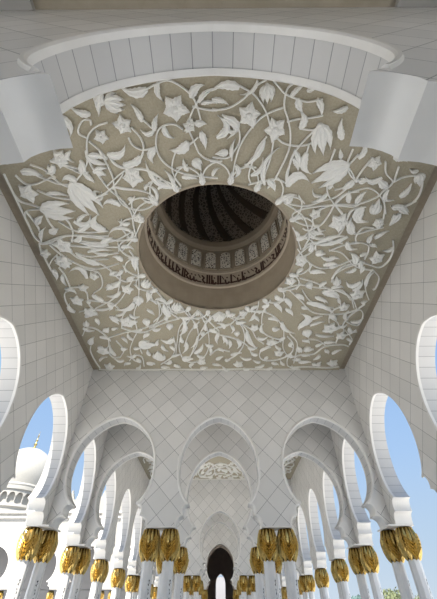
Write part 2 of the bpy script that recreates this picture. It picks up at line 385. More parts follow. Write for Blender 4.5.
[2.37,9.19,2.71,9.03,3.12,8.98,3.38,8.57,3.88,8.48,4.13,8.57],
[2.17,7.92,2.47,8.38,2.53,9.08,2.54,9.51],
[4.13,8.48,4.13,8.19,3.79,7.74],
[2.78,8.19,3.08,8.24,3.36,8.48],
[2.46,9.78,3.08,9.74,3.73,9.81,4.13,9.74],
[1.82,4.65,2.15,5.06,2.54,5.32,2.96,5.23,3.28,5.06,3.57,5.14],
[2.09,5.64,2.66,5.88,3.2,6.28,3.45,6.83],
[1.62,6.07,2.09,5.88,2.54,5.97,3.07,6.07,3.6,6.38,3.88,6.83],
[2.9,5.68,2.97,5.41,3.13,5.23,3.5,5.14],
[1.77,5.14,2.13,4.65,2.48,4.49,2.88,4.57]]
LEAVES=[
(-1.12,1.47,-1.56,1.43,0.19,0.15),
(-0.92,1.38,-0.87,1.65,0.12,-0.2),
(-0.4,1.6,-0.17,1.42,0.17,0.2),
(-0.28,1.67,0.03,1.47,0.1,0.15),
(-0.24,1.69,0.03,1.69,0.08,0.1),
(-1.28,1.96,-1.43,1.69,0.13,-0.1),
(-1.08,2.11,-0.98,1.84,0.12,0.1),
(-1.1,2.11,-1.34,2.09,0.11,0.25),
(-0.91,2.03,-0.75,2.24,0.13,-0.2),
(-0.42,1.92,-0.59,2.13,0.11,0.15),
(-0.36,2.01,-0.16,2.01,0.15,0.1),
(-0.27,2.13,-0.19,2.44,0.15,0.05),
(-0.51,2.3,-0.86,2.44,0.22,0.2),
(0.01,2.23,0.03,1.87,0.17,-0.45),
(-2.02,2.51,-1.66,2.35,0.18,-0.25),
(-1.42,2.55,-1.76,2.67,0.17,0.2),
(-0.86,3.18,-1.34,2.65,0.15,0.2),
(-0.54,2.84,-0.62,2.6,0.11,0.1),
(-0.84,3.15,-1.01,2.82,0.1,-0.1),
(-0.67,2.97,-0.35,3.02,0.12,0.1),
(-1.43,3.23,-1.3,3.1,0.08,0.2),
(-1.17,3.21,-0.92,3.21,0.1,0.3),
(0.39,1.46,-0.06,1.49,0.17,-0.12),
(0.68,1.36,0.4,1.56,0.08,0.2),
(-0.06,1.63,0.22,1.71,0.11,0.1),
(1.24,1.6,1.48,1.42,0.1,0.1),
(1.37,1.62,1.49,1.83,0.15,-0.1),
(1.5,1.52,1.66,1.49,0.09,0.1),
(1.48,2.09,1.43,1.81,0.16,-0.25),
(1.69,1.63,1.82,1.9,0.13,0.1),
(1.68,2.51,1.85,2.92,0.17,-0.25),
(1.46,2.48,1.57,2.84,0.12,0.1),
(0.87,2.28,0.49,2.79,0.14,0.1),
(0.96,3.13,1.17,2.41,0.12,0.2),
(0.67,2.94,0.88,2.6,0.12,-0.2),
(0.29,2.58,0.35,2.26,0.09,0.1),
(0.39,2.11,0.18,2.01,0.09,0.3),
(0.22,2.48,-0.02,2.53,0.17,0),
(0.14,1.9,0.2,2.26,0.18,0.5),
(-0.07,2.94,0.08,2.79,0.09,0.2),
(1.39,3.13,1.83,3.07,0.21,0.3),
(-2.15,1.83,-2.46,1.73,0.15,0.1),
(-1.98,1.6,-2.01,1.87,0.11,0.05),
(-2.36,2.53,-2.05,2.62,0.14,0.1),
(-2.7,2.46,-2.69,2.67,0.1,-0.4),
(-2.56,2.62,-2.58,2.94,0.12,0.1),
(-3.13,2.84,-3.2,2.7,0.15,0.2),
(-3.77,2.84,-3.39,2.94,0.14,0.15),
(-3.11,2.71,-3.32,2.88,0.15,0.2),
(-3.76,2.88,-3.42,2.96,0.12,0.15),
(-2.58,2.88,-2.43,3.06,0.12,0.1),
(-2.33,2.86,-2.15,2.93,0.15,0.1),
(-3.45,3.3,-3.03,3.36,0.11,0.1),
(-3.11,3.95,-2.71,3.8,0.16,-0.35),
(-2.5,3.41,-2.34,3.27,0.07,-0.4),
(-3.93,4.01,-3.71,3.8,0.17,0.1),
(-4,4.41,-3.8,4.11,0.11,0.1),
(-3.74,4.24,-3.51,4.14,0.2,0),
(-3.05,4.21,-2.73,4.05,0.14,0.1),
(-2.51,4.57,-3.22,4.48,0.13,0.05),
(-2.57,4.84,-2.95,4.77,0.12,0.1),
(-2.87,5.15,-3.35,4.81,0.19,0.1),
(-4.06,4.88,-4.06,4.73,0.15,0),
(-1.77,2.72,-1.43,2.55,0.14,-0.1),
(-1.24,3.47,-1.45,3.13,0.09,-0.3),
(-1.27,3.45,-1.55,3.41,0.08,0.2),
(-2.47,4.17,-2.54,3.79,0.25,0.45),
(-1.91,4,-2.15,3.93,0.12,0.2),
(-1.91,4.21,-2.44,4.31,0.11,-0.25),
(-2.02,3.58,-2.38,3.58,0.15,-0.3),
(-2.46,3.37,-2.37,3.27,0.07,0.6),
(-3.02,3.97,-2.73,3.79,0.12,0.15),
(-3.09,4.21,-2.75,4.07,0.15,0.05),
(-2.42,2.53,-2.06,2.71,0.15,-0.1),
(-2.37,2.87,-2.08,2.79,0.13,0.15),
(-2.6,2.88,-2.54,2.62,0.13,0.05),
(-2.56,2.9,-2.42,3.07,0.13,0.05),
(-1.72,3.43,-1.84,3.43,0.16,0),
(-1.87,4.21,-2.07,4.51,0.08,0.1),
(1.69,2.52,1.83,2.92,0.16,-0.2),
(1.45,2.62,1.58,2.87,0.13,0.1),
(1.42,3.17,1.82,3.05,0.23,0.4),
(2.25,3.33,1.97,3.53,0.12,0.1),
(2.26,3.23,2.35,3.21,0.1,0.6),
(2.14,3.37,1.94,3.23,0.07,0.3),
(3.04,4.31,2.9,3.91,0.15,0.15),
(2.75,3.53,2.68,3.27,0.12,0.1),
(2.72,3.09,2.54,3.23,0.15,-0.1),
(2.74,3.03,2.82,3.09,0.11,0),
(1.35,3.49,1.64,3.37,0.12,0.2),
(2.16,4.36,2.44,4.38,0.08,-0.2),
(2.23,4.11,2.42,4.21,0.07,-0.3),
(2.27,4.59,2.98,4.41,0.11,0.15),
(1.85,4.36,1.74,4.21,0.1,0),
(2.34,2.62,2.29,2.45,0.1,0),
(3.24,2.99,2.91,2.97,0.15,0.3),
(3.41,3.19,3.18,2.99,0.19,0.1),
(2.7,3.05,2.54,3.25,0.16,0.1),
(2.81,3.08,3,3.08,0.16,0.1),
(3.75,3.42,3.88,3.13,0.16,-0.1),
(3.46,3.25,3.66,3.49,0.12,-0.4),
(3.89,2.86,3.72,2.83,0.1,0.2),
(3.08,3.67,3.3,4,0.24,-0.4),
(3.51,3.93,3.54,4.17,0.25,0),
(3.69,3.64,4.09,3.77,0.17,0.1),
(3.9,3.8,3.81,4.1,0.16,0.05),
(3.04,4.21,2.89,3.9,0.16,0.1),
(2.75,3.49,2.71,3.28,0.11,0.1),
(2.9,3.55,3.04,3.28,0.15,0.1),
(3.07,3.65,3.2,3.98,0.23,-0.4),
(3.06,4.27,2.91,3.9,0.18,0.15),
(3.85,3.65,4.1,3.83,0.18,0),
(3.8,3.68,3.65,3.63,0.09,0.1),
(3.81,3.83,3.79,4.11,0.12,0.05),
(3.58,4.44,3.84,4.24,0.12,0.1),
(3.52,4.61,3.72,4.7,0.12,0.1),
(3.48,4.55,3.52,4.33,0.14,0.15),
(4.1,4.7,3.89,4.79,0.11,0.2),
(3.41,4.95,3.58,4.88,0.12,0.2),
(3.35,5.17,3.13,4.85,0.21,-0.15),
(3.52,5.3,3.45,5.07,0.14,0),
(3.58,5.27,3.58,5.5,0.15,0),
(3.42,5.33,3.18,5.47,0.13,0.1),
(3.67,5.78,3.29,5.75,0.19,0.4),
(3.54,6.08,3.7,5.71,0.13,-0.2),
(3.85,5.93,3.9,5.47,0.13,0.15),
(2.98,6,3.3,6,0.11,0.2),
(2.68,4.98,2.94,5.04,0.1,0.1),
(2.75,5.3,2.95,5.27,0.13,0.1),
(2.98,6.23,3.24,6.39,0.17,0.1),
(-2.56,4.57,-3.21,4.49,0.11,0.08),
(-2.87,5.14,-3.35,4.86,0.18,0.08),
(-3.04,4.78,-2.47,4.75,0.11,0.1),
(-4.07,5.32,-4.11,5.68,0.17,0.1),
(-3.89,5.5,-3.92,5.88,0.12,-0.1),
(-3.31,5.61,-3.7,5.41,0.17,-0.55),
(-3.34,6.21,-3.16,6.53,0.18,0.05),
(-2.69,5.5,-2.46,5.44,0.11,0.2),
(-2.63,6.21,-2.97,6.28,0.12,0.1),
(-2.53,5.75,-2.76,5.81,0.1,0.1),
(-3.48,6.53,-3.59,6.46,0.12,0),
(-1.97,4.95,-2.04,5.39,0.21,0),
(-2.49,5.71,-2.94,5.95,0.14,0.15),
(-2.57,6.1,-2.97,6.26,0.13,0.15),
(-2.34,5.34,-2.73,5.52,0.12,0.15),
(-2.29,6.52,-2.87,6.8,0.19,0.2),
(-1.85,6.1,-1.95,6.52,0.16,0.1),
(-1.37,7.09,-1.46,6.52,0.23,0.1),
(-3.28,6.31,-3.1,6.47,0.16,0.1),
(-3.1,7.09,-2.83,7.33,0.16,0.1),
(-0.96,7.46,-1.17,7.98,0.18,0.1),
(-3.39,7.65,-3.31,7.84,0.25,0),
(-2.09,7.21,-2.07,7.58,0.22,0),
(-3.79,7.04,-3.68,7.11,0.13,0),
(-4.01,7.61,-3.71,7.74,0.11,-0.15),
(-3.07,7.11,-2.91,7.44,0.17,0.05),
(-1.98,6.8,-1.81,7.04,0.11,0.1),
(-2.9,7.04,-2.58,6.73,0.09,-0.2),
(-3.4,7.78,-3.24,7.61,0.2,0),
(-3.16,7.69,-2.98,7.65,0.14,0.2),
(-4.01,8.42,-3.8,8.05,0.23,0.1),
(-3.78,8.52,-3.66,8.87,0.26,0),
(-3.11,8.67,-2.91,8.67,0.23,0),
(-3.37,9.02,-3.41,8.42,0.15,0.1),
(-2.96,8.05,-2.85,8.38,0.12,0.1),
(-2.09,7.87,-2.3,8.14,0.17,-0.1),
(-2.64,8.19,-2.68,7.78,0.12,0.2),
(-3.96,9.34,-3.67,9.13,0.12,0.2),
(-2.23,9.02,-2.27,8.72,0.15,0.1),
(-2.42,9.51,-2.15,9.56,0.22,0.1),
(-2.72,9.24,-2.6,9.45,0.18,0.1),
(-3.17,9.34,-3.45,9.24,0.12,0.2),
(-1.41,8.12,-1.78,8.19,0.24,0.4),
(-1,7.19,-1.15,7.78,0.14,0.15),
(-1,8.33,-1.16,8.92,0.15,0.1),
(-0.77,8.92,-0.48,8.42,0.19,-0.1),
(-0.64,8.05,-0.87,8.62,0.11,0.1),
(0.03,7.87,-0.02,8.42,0.15,-0.1),
(0.15,8.05,0.27,8.52,0.13,0.1),
(-0.06,9.29,0.16,9.13,0.18,0.1),
(-0.26,8.62,-0.29,9.02,0.12,0.1),
(-1.76,8.47,-1.62,8.82,0.14,-0.15),
(-1.53,8.52,-1.42,8.82,0.13,0.1),
(-1.52,9.62,-1.29,9.79,0.18,0.1),
(-2.33,9.56,-2.16,9.51,0.19,0.1),
(0.22,9.34,0.39,9.34,0.18,0.1),
(-0.21,9.56,0.1,9.68,0.12,0.1),
(-1.97,9.73,-1.67,9.79,0.13,0.1),
(1.03,7.04,0.9,7.32,0.14,0.1),
(1.04,7.11,1.19,7.36,0.13,0.1),
(0.87,7.78,1.22,8.67,0.18,-0.1),
(1.38,7.87,1.33,7.44,0.12,0.2),
(1.55,6.58,1.8,6.96,0.15,0.1),
(1.86,7.36,2.33,7.91,0.17,-0.15),
(1.89,6.8,2.14,7.11,0.16,0.1),
(0.37,7.52,0.41,7.87,0.12,0.2),
(0.16,8.05,0.16,8.38,0.12,0.1),
(0.33,8.23,0.34,8.67,0.14,0.1),
(0.59,8.19,0.61,8.67,0.16,0.15),
(1.35,8.82,1.68,8.62,0.13,0.15),
(1.09,9.24,0.71,9.13,0.13,0.2),
(1.79,9.51,2.05,9.62,0.15,0.1),
(1.41,9.45,1.15,9.34,0.12,0.1),
(0.41,9.02,0.76,8.92,0.11,0.1),
(1.55,9.62,1.25,9.77,0.13,0.1),
(2.24,9.62,2.07,9.34,0.12,0.1),
(2.77,6.13,3.23,6.4,0.21,0.05),
(3.25,6.4,3.36,6.62,0.12,0),
(2.41,7.53,2.34,7,0.31,-0.4),
(2.7,7.24,2.99,7.12,0.09,0.1),
(2.71,7.53,3.1,7.36,0.12,0.1),
(2.96,7.96,3.54,8.05,0.1,-0.05),
(3.31,8.38,3.68,8.38,0.14,0.1),
(3.09,8.57,3.29,8.43,0.12,0.1),
(2.52,8.62,2.69,8.93,0.18,0.1),
(2.69,9.46,3.12,9.46,0.22,0.05),
(3.18,9.57,3.35,9.68,0.19,0.1),
(3.42,9.68,3.46,9.46,0.2,0.2),
(3.43,8.77,3.59,8.98,0.17,0.1),
(3.93,6.58,4.08,6.51,0.14,0.1),
(2.67,6.37,3.02,6.58,0.13,0.1),
(2.47,6.58,3.15,6.91,0.14,0.1),
(3.71,8.98,3.96,8.77,0.12,0.15),
(2.95,4.38,2.12,4.57,0.14,0.12),
(2.04,4.3,2.42,4.34,0.16,0.1),
(2.8,5.01,2.45,4.93,0.14,0.15),
(2.59,5.23,2.96,5.23,0.16,0.15),
(2.3,5.45,2.72,5.5,0.17,0.12),
(2.79,6.12,3.28,6.33,0.21,0.1),
(2.44,6.55,3.32,7.06,0.21,0.1),
(2.62,6.33,2.94,6.58,0.16,0.1),
(2.08,6.23,2.35,6.49,0.18,0.1),
(1.56,4.65,1.76,4.34,0.15,0.1),
(1.81,6.38,2.03,6.83,0.18,0.1)]
FLOWERS=[
('s',-0.69,1.75,0.24,0.27),
('t',-1.7,1.67,0.18,0.18),
('s',-1.62,2.01,0.18,-2.95),
('d',-0.35,2.72,0.13,1.06),
('s',-1.63,2.94,0.23,1.75),
('s',-0.46,2.03,0.13,2.11),
('t',0.85,1.54,0.15,1.46),
('s',0.57,1.86,0.22,1.19),
('s',1.05,2.09,0.22,1.76),
('T',1.9,2.26,0.28,1.25),
('d',-1.91,1.58,0.13,-1.04),
('s',-2.05,2.2,0.14,2.88),
('s',-2.93,2.6,0.17,1.9),
('s',-2.92,2.56,0.16,1.61),
('T',-2.72,3.4,0.4,1.11),
('T',-3.39,3.68,0.35,0.06),
('s',-3.82,3.27,0.22,1.51),
('s',-3.57,4.59,0.24,0.92),
('s',-3.73,5.07,0.22,1.67),
('s',-1.64,2.98,0.19,1.75),
('s',-1.69,3.87,0.14,1.31),
('T',2.23,2.9,0.36,2.61),
('s',2.65,4,0.2,1.16),
('s',2.1,3.8,0.14,-0.8),
('s',2.13,4.31,0.14,1.21),
('d',1.5,3.45,0.11,-0.79),
('s',3,2.7,0.15,1.43),
('d',4,3.05,0.14,1.16),
('d',3.35,3.64,0.17,-1.56),
('s',2.66,4,0.25,1.39),
('d',3.35,3.65,0.14,-1.38),
('s',3.53,4.03,0.14,1.48),
('s',3.82,5.01,0.2,-1.9),
('d',3.05,5.75,0.14,-1.82),
('s',3.72,6.23,0.23,-1.86),
('s',-3.55,4.62,0.2,1),
('s',-3.75,5.08,0.2,0.96),
('s',-3.11,5.53,0.14,1.69),
('s',-4.07,4.81,0.14,1.62),
('s',-3.82,6.42,0.2,1.2),
('s',-3.51,5.94,0.14,0),
('d',-2.82,5.94,0.13,2.41),
('s',-2.37,6,0.18,1.41),
('d',-2.16,6.47,0.19,1.74),
('s',-2.63,7.33,0.27,0),
('t',-1.84,5.81,0.16,-1.03),
('t',-1.14,6.69,0.17,-1.29),
('s',-3.71,8.76,0.23,0.53),
('s',-3.6,6.91,0.2,0.47),
('d',-2.25,8.47,0.26,0),
('s',-3.61,6.88,0.19,0.31),
('d',-3.86,7.4,0.12,-1.29),
('s',-2.62,7.36,0.21,0.32),
('d',-2.09,7.36,0.15,1.73),
('d',-2.23,8.42,0.27,0),
('s',-3.73,9.68,0.2,-1.24),
('d',-1.99,9.02,0.22,-1.44),
('d',-1.92,9.08,0.23,-1.62),
('d',-1.43,7.57,0.14,1.68),
('t',-1.14,6.77,0.13,1.46),
('d',-0.56,6.96,0.1,1.61),
('t',0.03,7.15,0.2,1.57),
('d',-1.03,9.24,0.18,0),
('s',-0.58,9.4,0.18,0.66),
('d',-0.47,7.91,0.1,1.6),
('s',0.69,6.96,0.13,1.32),
('s',1.08,7.61,0.16,1.62),
('s',1.65,8.33,0.19,0),
('d',1.72,7.69,0.11,0),
('d',0.57,7.91,0.12,1.53),
('s',1.96,8.92,0.18,1.09),
('s',0.67,9.56,0.19,0.61),
('d',2.59,8.77,0.13,1.4),
('s',3.7,6.23,0.19,0.78),
('s',3.49,6.73,0.17,-1.71),
('s',3.33,7.66,0.27,0),
('d',2.7,7.92,0.2,1.26),
('s',3.75,8.01,0.19,1.1),
('d',2.89,8.72,0.16,0),
('s',3.85,9.51,0.21,0.44),
('s',2.02,5.1,0.17,1.25),
('s',1.86,5.73,0.17,1.34),
('d',2.44,4.85,0.12,0.12),
('d',2.39,5.92,0.13,1.01)]
# ------------------------------------------------------------------ the setting
HW,TH=4.40,.43
PY=[-2.28,.725,3.87,7.04,10.21,13.21,16.38,19.54,22.71,25.71,28.55,31.40,34.21]   # pier axes along both side arcades
def side_ops():
    r=[]
    for a,b in zip(PY[:-1],PY[1:]):
        w=(b-.43)-(a+.43); r.append(((a+b)/2,std(w/2/1.11)))
    return r
ZT=6.95
bm=bmesh.new(); box(bm,-400,400,-300,600,-.3,0); uvbox(bm,'xy'); tag(link('floor',bm,M['floor']),kind='structure')
wl=tag(wall('wall_left','y',PY[0]-.43,PY[-1]+.43,-HW-TH,-HW,ZT,side_ops(),M['grid']),kind='structure')
wr=tag(wall('wall_right','y',PY[0]-.43,PY[-1]+.43,HW,HW+TH,ZT,side_ops(),M['grid']),kind='structure')
three=[(-3.045,std(1.085)),(0,std()),(3.045,std(1.085))]
cross=[('wall_near',.49),('wall_far',10.0),('wall_far',13.0),('wall_far',22.5),('wall_far',25.5),('wall_far',34.0)]
for nm,y in cross:
    ops=[(-3.22,std(.775)),(0,wide()),(3.22,std(.775))] if nm=='wall_near' else three
    tag(wall(nm,'x',-HW+.001,HW-.001,y,.94 if nm=='wall_near' else y+TH,6.60,ops,M['diag'],big=nm=='wall_near'),kind='structure')
bm=bmesh.new(); box(bm,-HW-TH,HW+TH,-2.98,-2.72,0,ZT+E); uvbox(bm,'xz'); tag(link('wall_back_blocker',bm,M['diag']),kind='structure')  # unseen wall, closed without arches to darken the bay behind the camera
# ------------------------------------------------------------------ ceilings
HX,HY,HR=0,4.975,1.85
def holed(bm,x0,x1,y0,y1,z,r,n=96,cx=HX,cy=HY):
    angs=sorted([2*PI*i/n for i in range(n)]+[math.atan2(y-cy,x-cx)%(2*PI) for x in (x0,x1) for y in (y0,y1)])
    inn,out=[],[]
    for a in angs:
        c,s=math.cos(a),math.sin(a)
        k=min((x1-cx)/c if c>1e-9 else 1e9,(x0-cx)/c if c<-1e-9 else 1e9,(y1-cy)/s if s>1e-9 else 1e9,(y0-cy)/s if s<-1e-9 else 1e9)
        inn.append((cx+r*c,cy+r*s)); out.append((cx+k*c,cy+k*s))
    m=len(angs)
    vi=[bm.verts.new((*p,z)) for p in inn]; vo=[bm.verts.new((*p,z)) for p in out]
    for i in range(m):
        j=(i+1)%m; bm.faces.new((vi[i],vi[j],vo[j],vo[i]))
    return vi,vo
ZC=6.24+E
ceil=empty('ceiling',(0,5.47,ZC)); tag(ceil,kind='structure')
def at_ceiling(o):          # parts are built in world coordinates
    o.parent=ceil; o.matrix_parent_inverse=Matrix.Translation(-Vector(ceil.location)); return o
bm=bmesh.new(); CX=4.20
a,b=holed(bm,-CX,CX,.94,9.999,ZC,HR); c,d=holed(bm,-CX,CX,.94,9.999,ZC+.09,HR)
for p,q in ((a,c),(b,d)):
    for i in range(len(p)): bm.faces.new((p[i],p[(i+1)%len(p)],q[(i+1)%len(p)],q[i]))
at_ceiling(link('ceiling_panel',bm,M['tan']))
bm=bmesh.new()
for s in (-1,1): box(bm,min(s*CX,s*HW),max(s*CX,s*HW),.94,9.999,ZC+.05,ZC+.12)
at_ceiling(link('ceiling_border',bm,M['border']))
bm=bmesh.new(); holed(bm,-HW,HW,.9,10.05,ZC+.13,HR+.03); at_ceiling(link('ceiling_backing',bm,M['plain']))
# carved vines, leaves and flowers
def strip(bm,pts,wf,zf,z0,edge=.6):
    """raised band hanging under the ceiling along plan points; wf(t) half width, zf(t) drop"""
    n=len(pts); rows=[]
    for i,p in enumerate(pts):
        q=pts[min(i+1,n-1)]; r=pts[max(i-1,0)]; dx,dy=q[0]-r[0],q[1]-r[1]; L=math.hypot(dx,dy) or 1
        nx,ny=-dy/L,dx/L; t=i/(n-1); w=wf(t); h=zf(t)
        rows.append([bm.verts.new((p[0]+nx*u*w,p[1]+ny*u*w,z0-k*h)) for u,k in ((-.72,-.02),(-1,edge),(-.45,.95),(0,.84 if edge<.65 else 1),(.45,.95),(1,edge),(.72,-.02))])
    for i in range(n-1):
        for j in range(6): bm.faces.new((rows[i][j],rows[i+1][j],rows[i+1][j+1],rows[i][j+1]))
    bm.faces.new(rows[0]); bm.faces.new(rows[-1][::-1])
def spline(f,m=6):
    p=[(f[i],f[i+1]) for i in range(0,len(f),2)]; out=[]
    for i in range(len(p)-1):
        a=p[i-1] if i else (2*p[0][0]-p[1][0],2*p[0][1]-p[1][1]); b,c=p[i],p[i+1]; d=p[i+2] if i+2<len(p) else (2*c[0]-b[0],2*c[1]-b[1])
        for k in range(m):
            t=k/m; g=lambda a,b,c,d:.5*((2*b)+(-a+c)*t+(2*a-5*b+4*c-d)*t*t+(-a+3*b-3*c+d)*t**3)
            out.append((g(a[0],b[0],c[0],d[0]),g(a[1],b[1],c[1],d[1])))
    out.append(p[-1]); return out
def leafpath(x0,y0,x1,y1,b,n=19):
    L=math.hypot(x1-x0,y1-y0); nx,ny=(y1-y0),-(x1-x0)
    b*=1.5
    cx,cy=(x0+x1)/2+nx*b*1.4,(y0+y1)/2+ny*b*1.4
    return [((1-t)**2*x0+2*t*(1-t)*cx+t*t*x1,(1-t)**2*y0+2*t*(1-t)*cy+t*t*y1) for t in (i/(n-1) for i in range(n))]
def leafw(w): return lambda t:max(.004,w*.5*(max(0,math.sin(PI*min(1,(t*.94+.06))**.66))**1.05)*(1+.09*math.cos(t*30)))
def leaf(bm,x0,y0,x1,y1,w,b,z0,h=.085): strip(bm,leafpath(x0,y0,x1,y1,b),leafw(w),lambda t:h*(.55+.45*math.sin(PI*min(1,t+.15))),z0)
def flower(bm,k,x,y,r,ang,z0):
    P=lambda a,d:(x+d*math.cos(ang+a),y+d*math.sin(ang+a))
    if k=='s':
        for i in range(5):
            a=2*PI*i/5; l=r*(1.08 if i==0 else .92); s=P(a,r*.1); t=P(a,l); leaf(bm,*s,*t,r*.78,0.04,z0,0.105)
        lathe_cap(bm,x,y,r*.24,z0-.07,.06)
    elif k=='t':
        for a,l in ((.42,1.0),(-.42,1.0),(0,1.05)):
            s=P(PI,r*.75); t=P(a,r*l); leaf(bm,*s,*t,r*.85,.12*(a<0)-.12*(a>0),z0,0.112)
        for a in (1.25,-1.25): s=P(PI,r*.7); t=P(a,r*.9); leaf(bm,*s,*t,r*.35,.2 if a<0 else -.2,z0,0.075)
        lathe_cap(bm,*P(PI,r*.75),r*.25,z0-.02,.05)
    elif k=='T':
        s=P(PI,r*.85); t=P(0,r*1.12); leaf(bm,*s,*t,r*.72,0,z0,.10)
        for a in (.50,-.50): s=P(PI,r*.85); t=P(a,r*1.0); leaf(bm,*s,*t,r*.58,.10 if a<0 else -.10,z0,.085)
        lathe_cap(bm,*P(PI,r*.8),r*.2,z0-.02,.06)
    else:
        s=P(PI,r*.9); t=P(0,r*1.05); leaf(bm,*s,*t,r*1.15,0,z0,0.112)
        for a in (1.0,-1.0): s=P(PI,r*.9); t=P(a,r*.65); leaf(bm,*s,*t,r*.5,.2 if a<0 else -.2,z0,0.083)
def lathe_cap(bm,x,y,r,z,h,n=10):
    lathe(bm,[(r,z),(r*.8,z-h*.7),(r*.35,z-h),(.001,z-h*1.02)],n,x,y)
def keep(p): return math.hypot(p[0]-HX,p[1]-HY)>HR+.02
random.seed(4)
bv=bmesh.new()
for s in STEMS:
    pts=[p for p in spline(s)]
    run=[]
    for p in pts+[None]:
        if p and keep(p) and abs(p[0])<CX-.03 and p[1]<9.95: run.append(p)
        else:
            if len(run)>2: strip(bv,run,lambda t:.0145,lambda t:.055,ZC,.75)
            run=[]
for i in range(22):
    a0,a1=2*PI*i/22,2*PI*(i+1)/22; am=(a0+a1)/2
    for A,B in ((a0,am),(a1,am)):
        pts=[(HX+(HR+.05+.42*math.sin(PI/2*t))*math.cos(A+(B-A)*(1-math.cos(PI/2*t))*1.35),HY+(HR+.05+.42*math.sin(PI/2*t))*math.sin(A+(B-A)*(1-math.cos(PI/2*t))*1.35)) for t in (k/7 for k in range(8))]
        strip(bv,pts,lambda t:.014,lambda t:.055,ZC,.75)
# scrolling border stems close to the panel's edges and around the round opening
at_ceiling(link('carved_vines',bv,M['relief'],smooth=False))
bl=bmesh.new()
for (x0,y0,x1,y1,w,b) in LEAVES:
    if keep((x0,y0)) and keep((x1,y1)): leaf(bl,x0,y0,x1,y1,w*.82,b,ZC)
for i in range(22):
    a=2*PI*i/22; c,s=math.cos(a),math.sin(a)
    for q,l,w in ((0,.26,.13),):
        leaf(bl,HX+(HR+.03)*math.cos(a+q*.3),HY+(HR+.03)*math.sin(a+q*.3),HX+(HR+.03+l)*math.cos(a+q),HY+(HR+.03+l)*math.sin(a+q),w,0,ZC,.10)
# small filler leaves where the carving crowds towards the panel's edges
occ=[((l[0]+l[2])/2,(l[1]+l[3])/2) for l in LEAVES]+[(f[1],f[2]) for f in FLOWERS]
n=0
for _ in range(6000):
    x,y=random.uniform(-4.05,4.05),random.uniform(1.1,9.85)
    if n>140: break
    if math.hypot(x-HX,y-HY)<HR+.18 or min(math.hypot(x-a,y-b) for a,b in occ)<.34: continue
    a=random.uniform(0,2*PI); L=random.uniform(.22,.36)
    leaf(bl,x-L/2*math.cos(a),y-L/2*math.sin(a),x+L/2*math.cos(a),y+L/2*math.sin(a),random.uniform(.09,.15),random.choice((-.25,.25,.1)),ZC); occ.append((x,y)); n+=1
at_ceiling(link('carved_leaves',bl,M['relief']))
for f in FLOWERS:
    if not keep((f[1],f[2])): continue
    bm=bmesh.new(); flower(bm,f[0],f[1],f[2],f[3],f[4],ZC); at_ceiling(link('carved_flower',bm,M['relief']))
# the further bays: plain panels over the narrow bays, carved panels over the wide ones
for y0,y1,carved in ((10.43,13,0),(13.43,22.5,1),(22.93,25.5,0),(25.93,34,1),(-2.71,.49,0)):
    bm=bmesh.new(); box(bm,-HW+.002,HW-.002,y0+.001,y1-.001,ZC,ZC+.12)
    if carved:
        c=tag(link('ceiling',bm,M['tan']),kind='structure')
        bm=bmesh.new(); dy=y0-.93
        for s in STEMS:
            pts=[(p[0],p[1]+dy) for p in spline(s,4) if abs(p[0])<4.3]
            if len(pts)>2: strip(bm,pts,lambda t:.026,lambda t:.07,ZC,.75)
        for (x0,y0_,x1,y1_,w,b) in LEAVES: leaf(bm,x0,y0_+dy,x1,y1_+dy,w*1.3,b,ZC)
        for f in FLOWERS: flower(bm,f[0],f[1],f[2]+dy,f[3]*1.1,f[4],ZC)
        link('carved_vines',bm,M['relief'],c)
    else:
        c=tag(link('ceiling',bm,M['plain']),kind='structure')
        bm=bmesh.new(); 
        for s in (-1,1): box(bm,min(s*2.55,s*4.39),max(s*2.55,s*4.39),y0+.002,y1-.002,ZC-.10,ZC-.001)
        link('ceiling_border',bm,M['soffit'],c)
# flat roof over everything, open only where the dome stands
bm=bmesh.new()
vi,vo=holed(bm,-HW-TH,HW+TH,PY[0]-.43,PY[-1]+.43,ZT+E+.001,HR+.12,n=48)
ri,ro=holed(bm,-HW-TH,HW+TH,PY[0]-.43,PY[-1]+.43,ZT+E+.25,HR+.12,n=48)
for p,q in ((vi,ri),(vo,ro)):
    for i in range(len(p)): bm.faces.new((p[i],p[(i+1)%len(p)],q[(i+1)%len(p)],q[i]))
tag(link('roof',bm,M['domewhite']),kind='structure')
# ------------------------------------------------------------------ the dome over the round opening
dome=tag(empty('dome',(HX,HY,ZC)),'dark ribbed dome rising above the round opening in the carved ceiling','dome',kind='thing')
def dz(z): return z-6.24                                  # drum parts are local to the opening's centre
bm=bmesh.new()
lathe(bm,[(HR+.06,dz(6.22)),(HR,dz(6.22)),(HR,dz(7.07))],96); lathe(bm,[(HR,dz(7.82)),(HR-.01,dz(7.86)),(HR-.01,dz(8.86)),(HR-.05,dz(8.92)),(HR-.10,dz(8.98)),(HR-.12,dz(9.16)),(HR-.12,dz(9.22)),(HR+.1,dz(9.28))],96)
lathe(bm,[(HR+.1,dz(6.30)),(HR+.1,dz(9.6))],96)
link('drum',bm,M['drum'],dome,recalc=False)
bm=bmesh.new(); lathe(bm,[(HR,dz(7.07)),(HR-.05,dz(7.09)),(HR-.05,dz(7.15)),(HR,dz(7.18)),(HR,dz(7.70)),(HR-.03,dz(7.72)),(HR-.03,dz(7.80)),(HR,dz(7.82))],96)
band=link('inscription_band',bm,M['band'],dome,recalc=False)
bm=bmesh.new(); random.seed(11)
def onring(a,z,r=HR-.012): return (r*math.cos(a),r*math.sin(a),z)
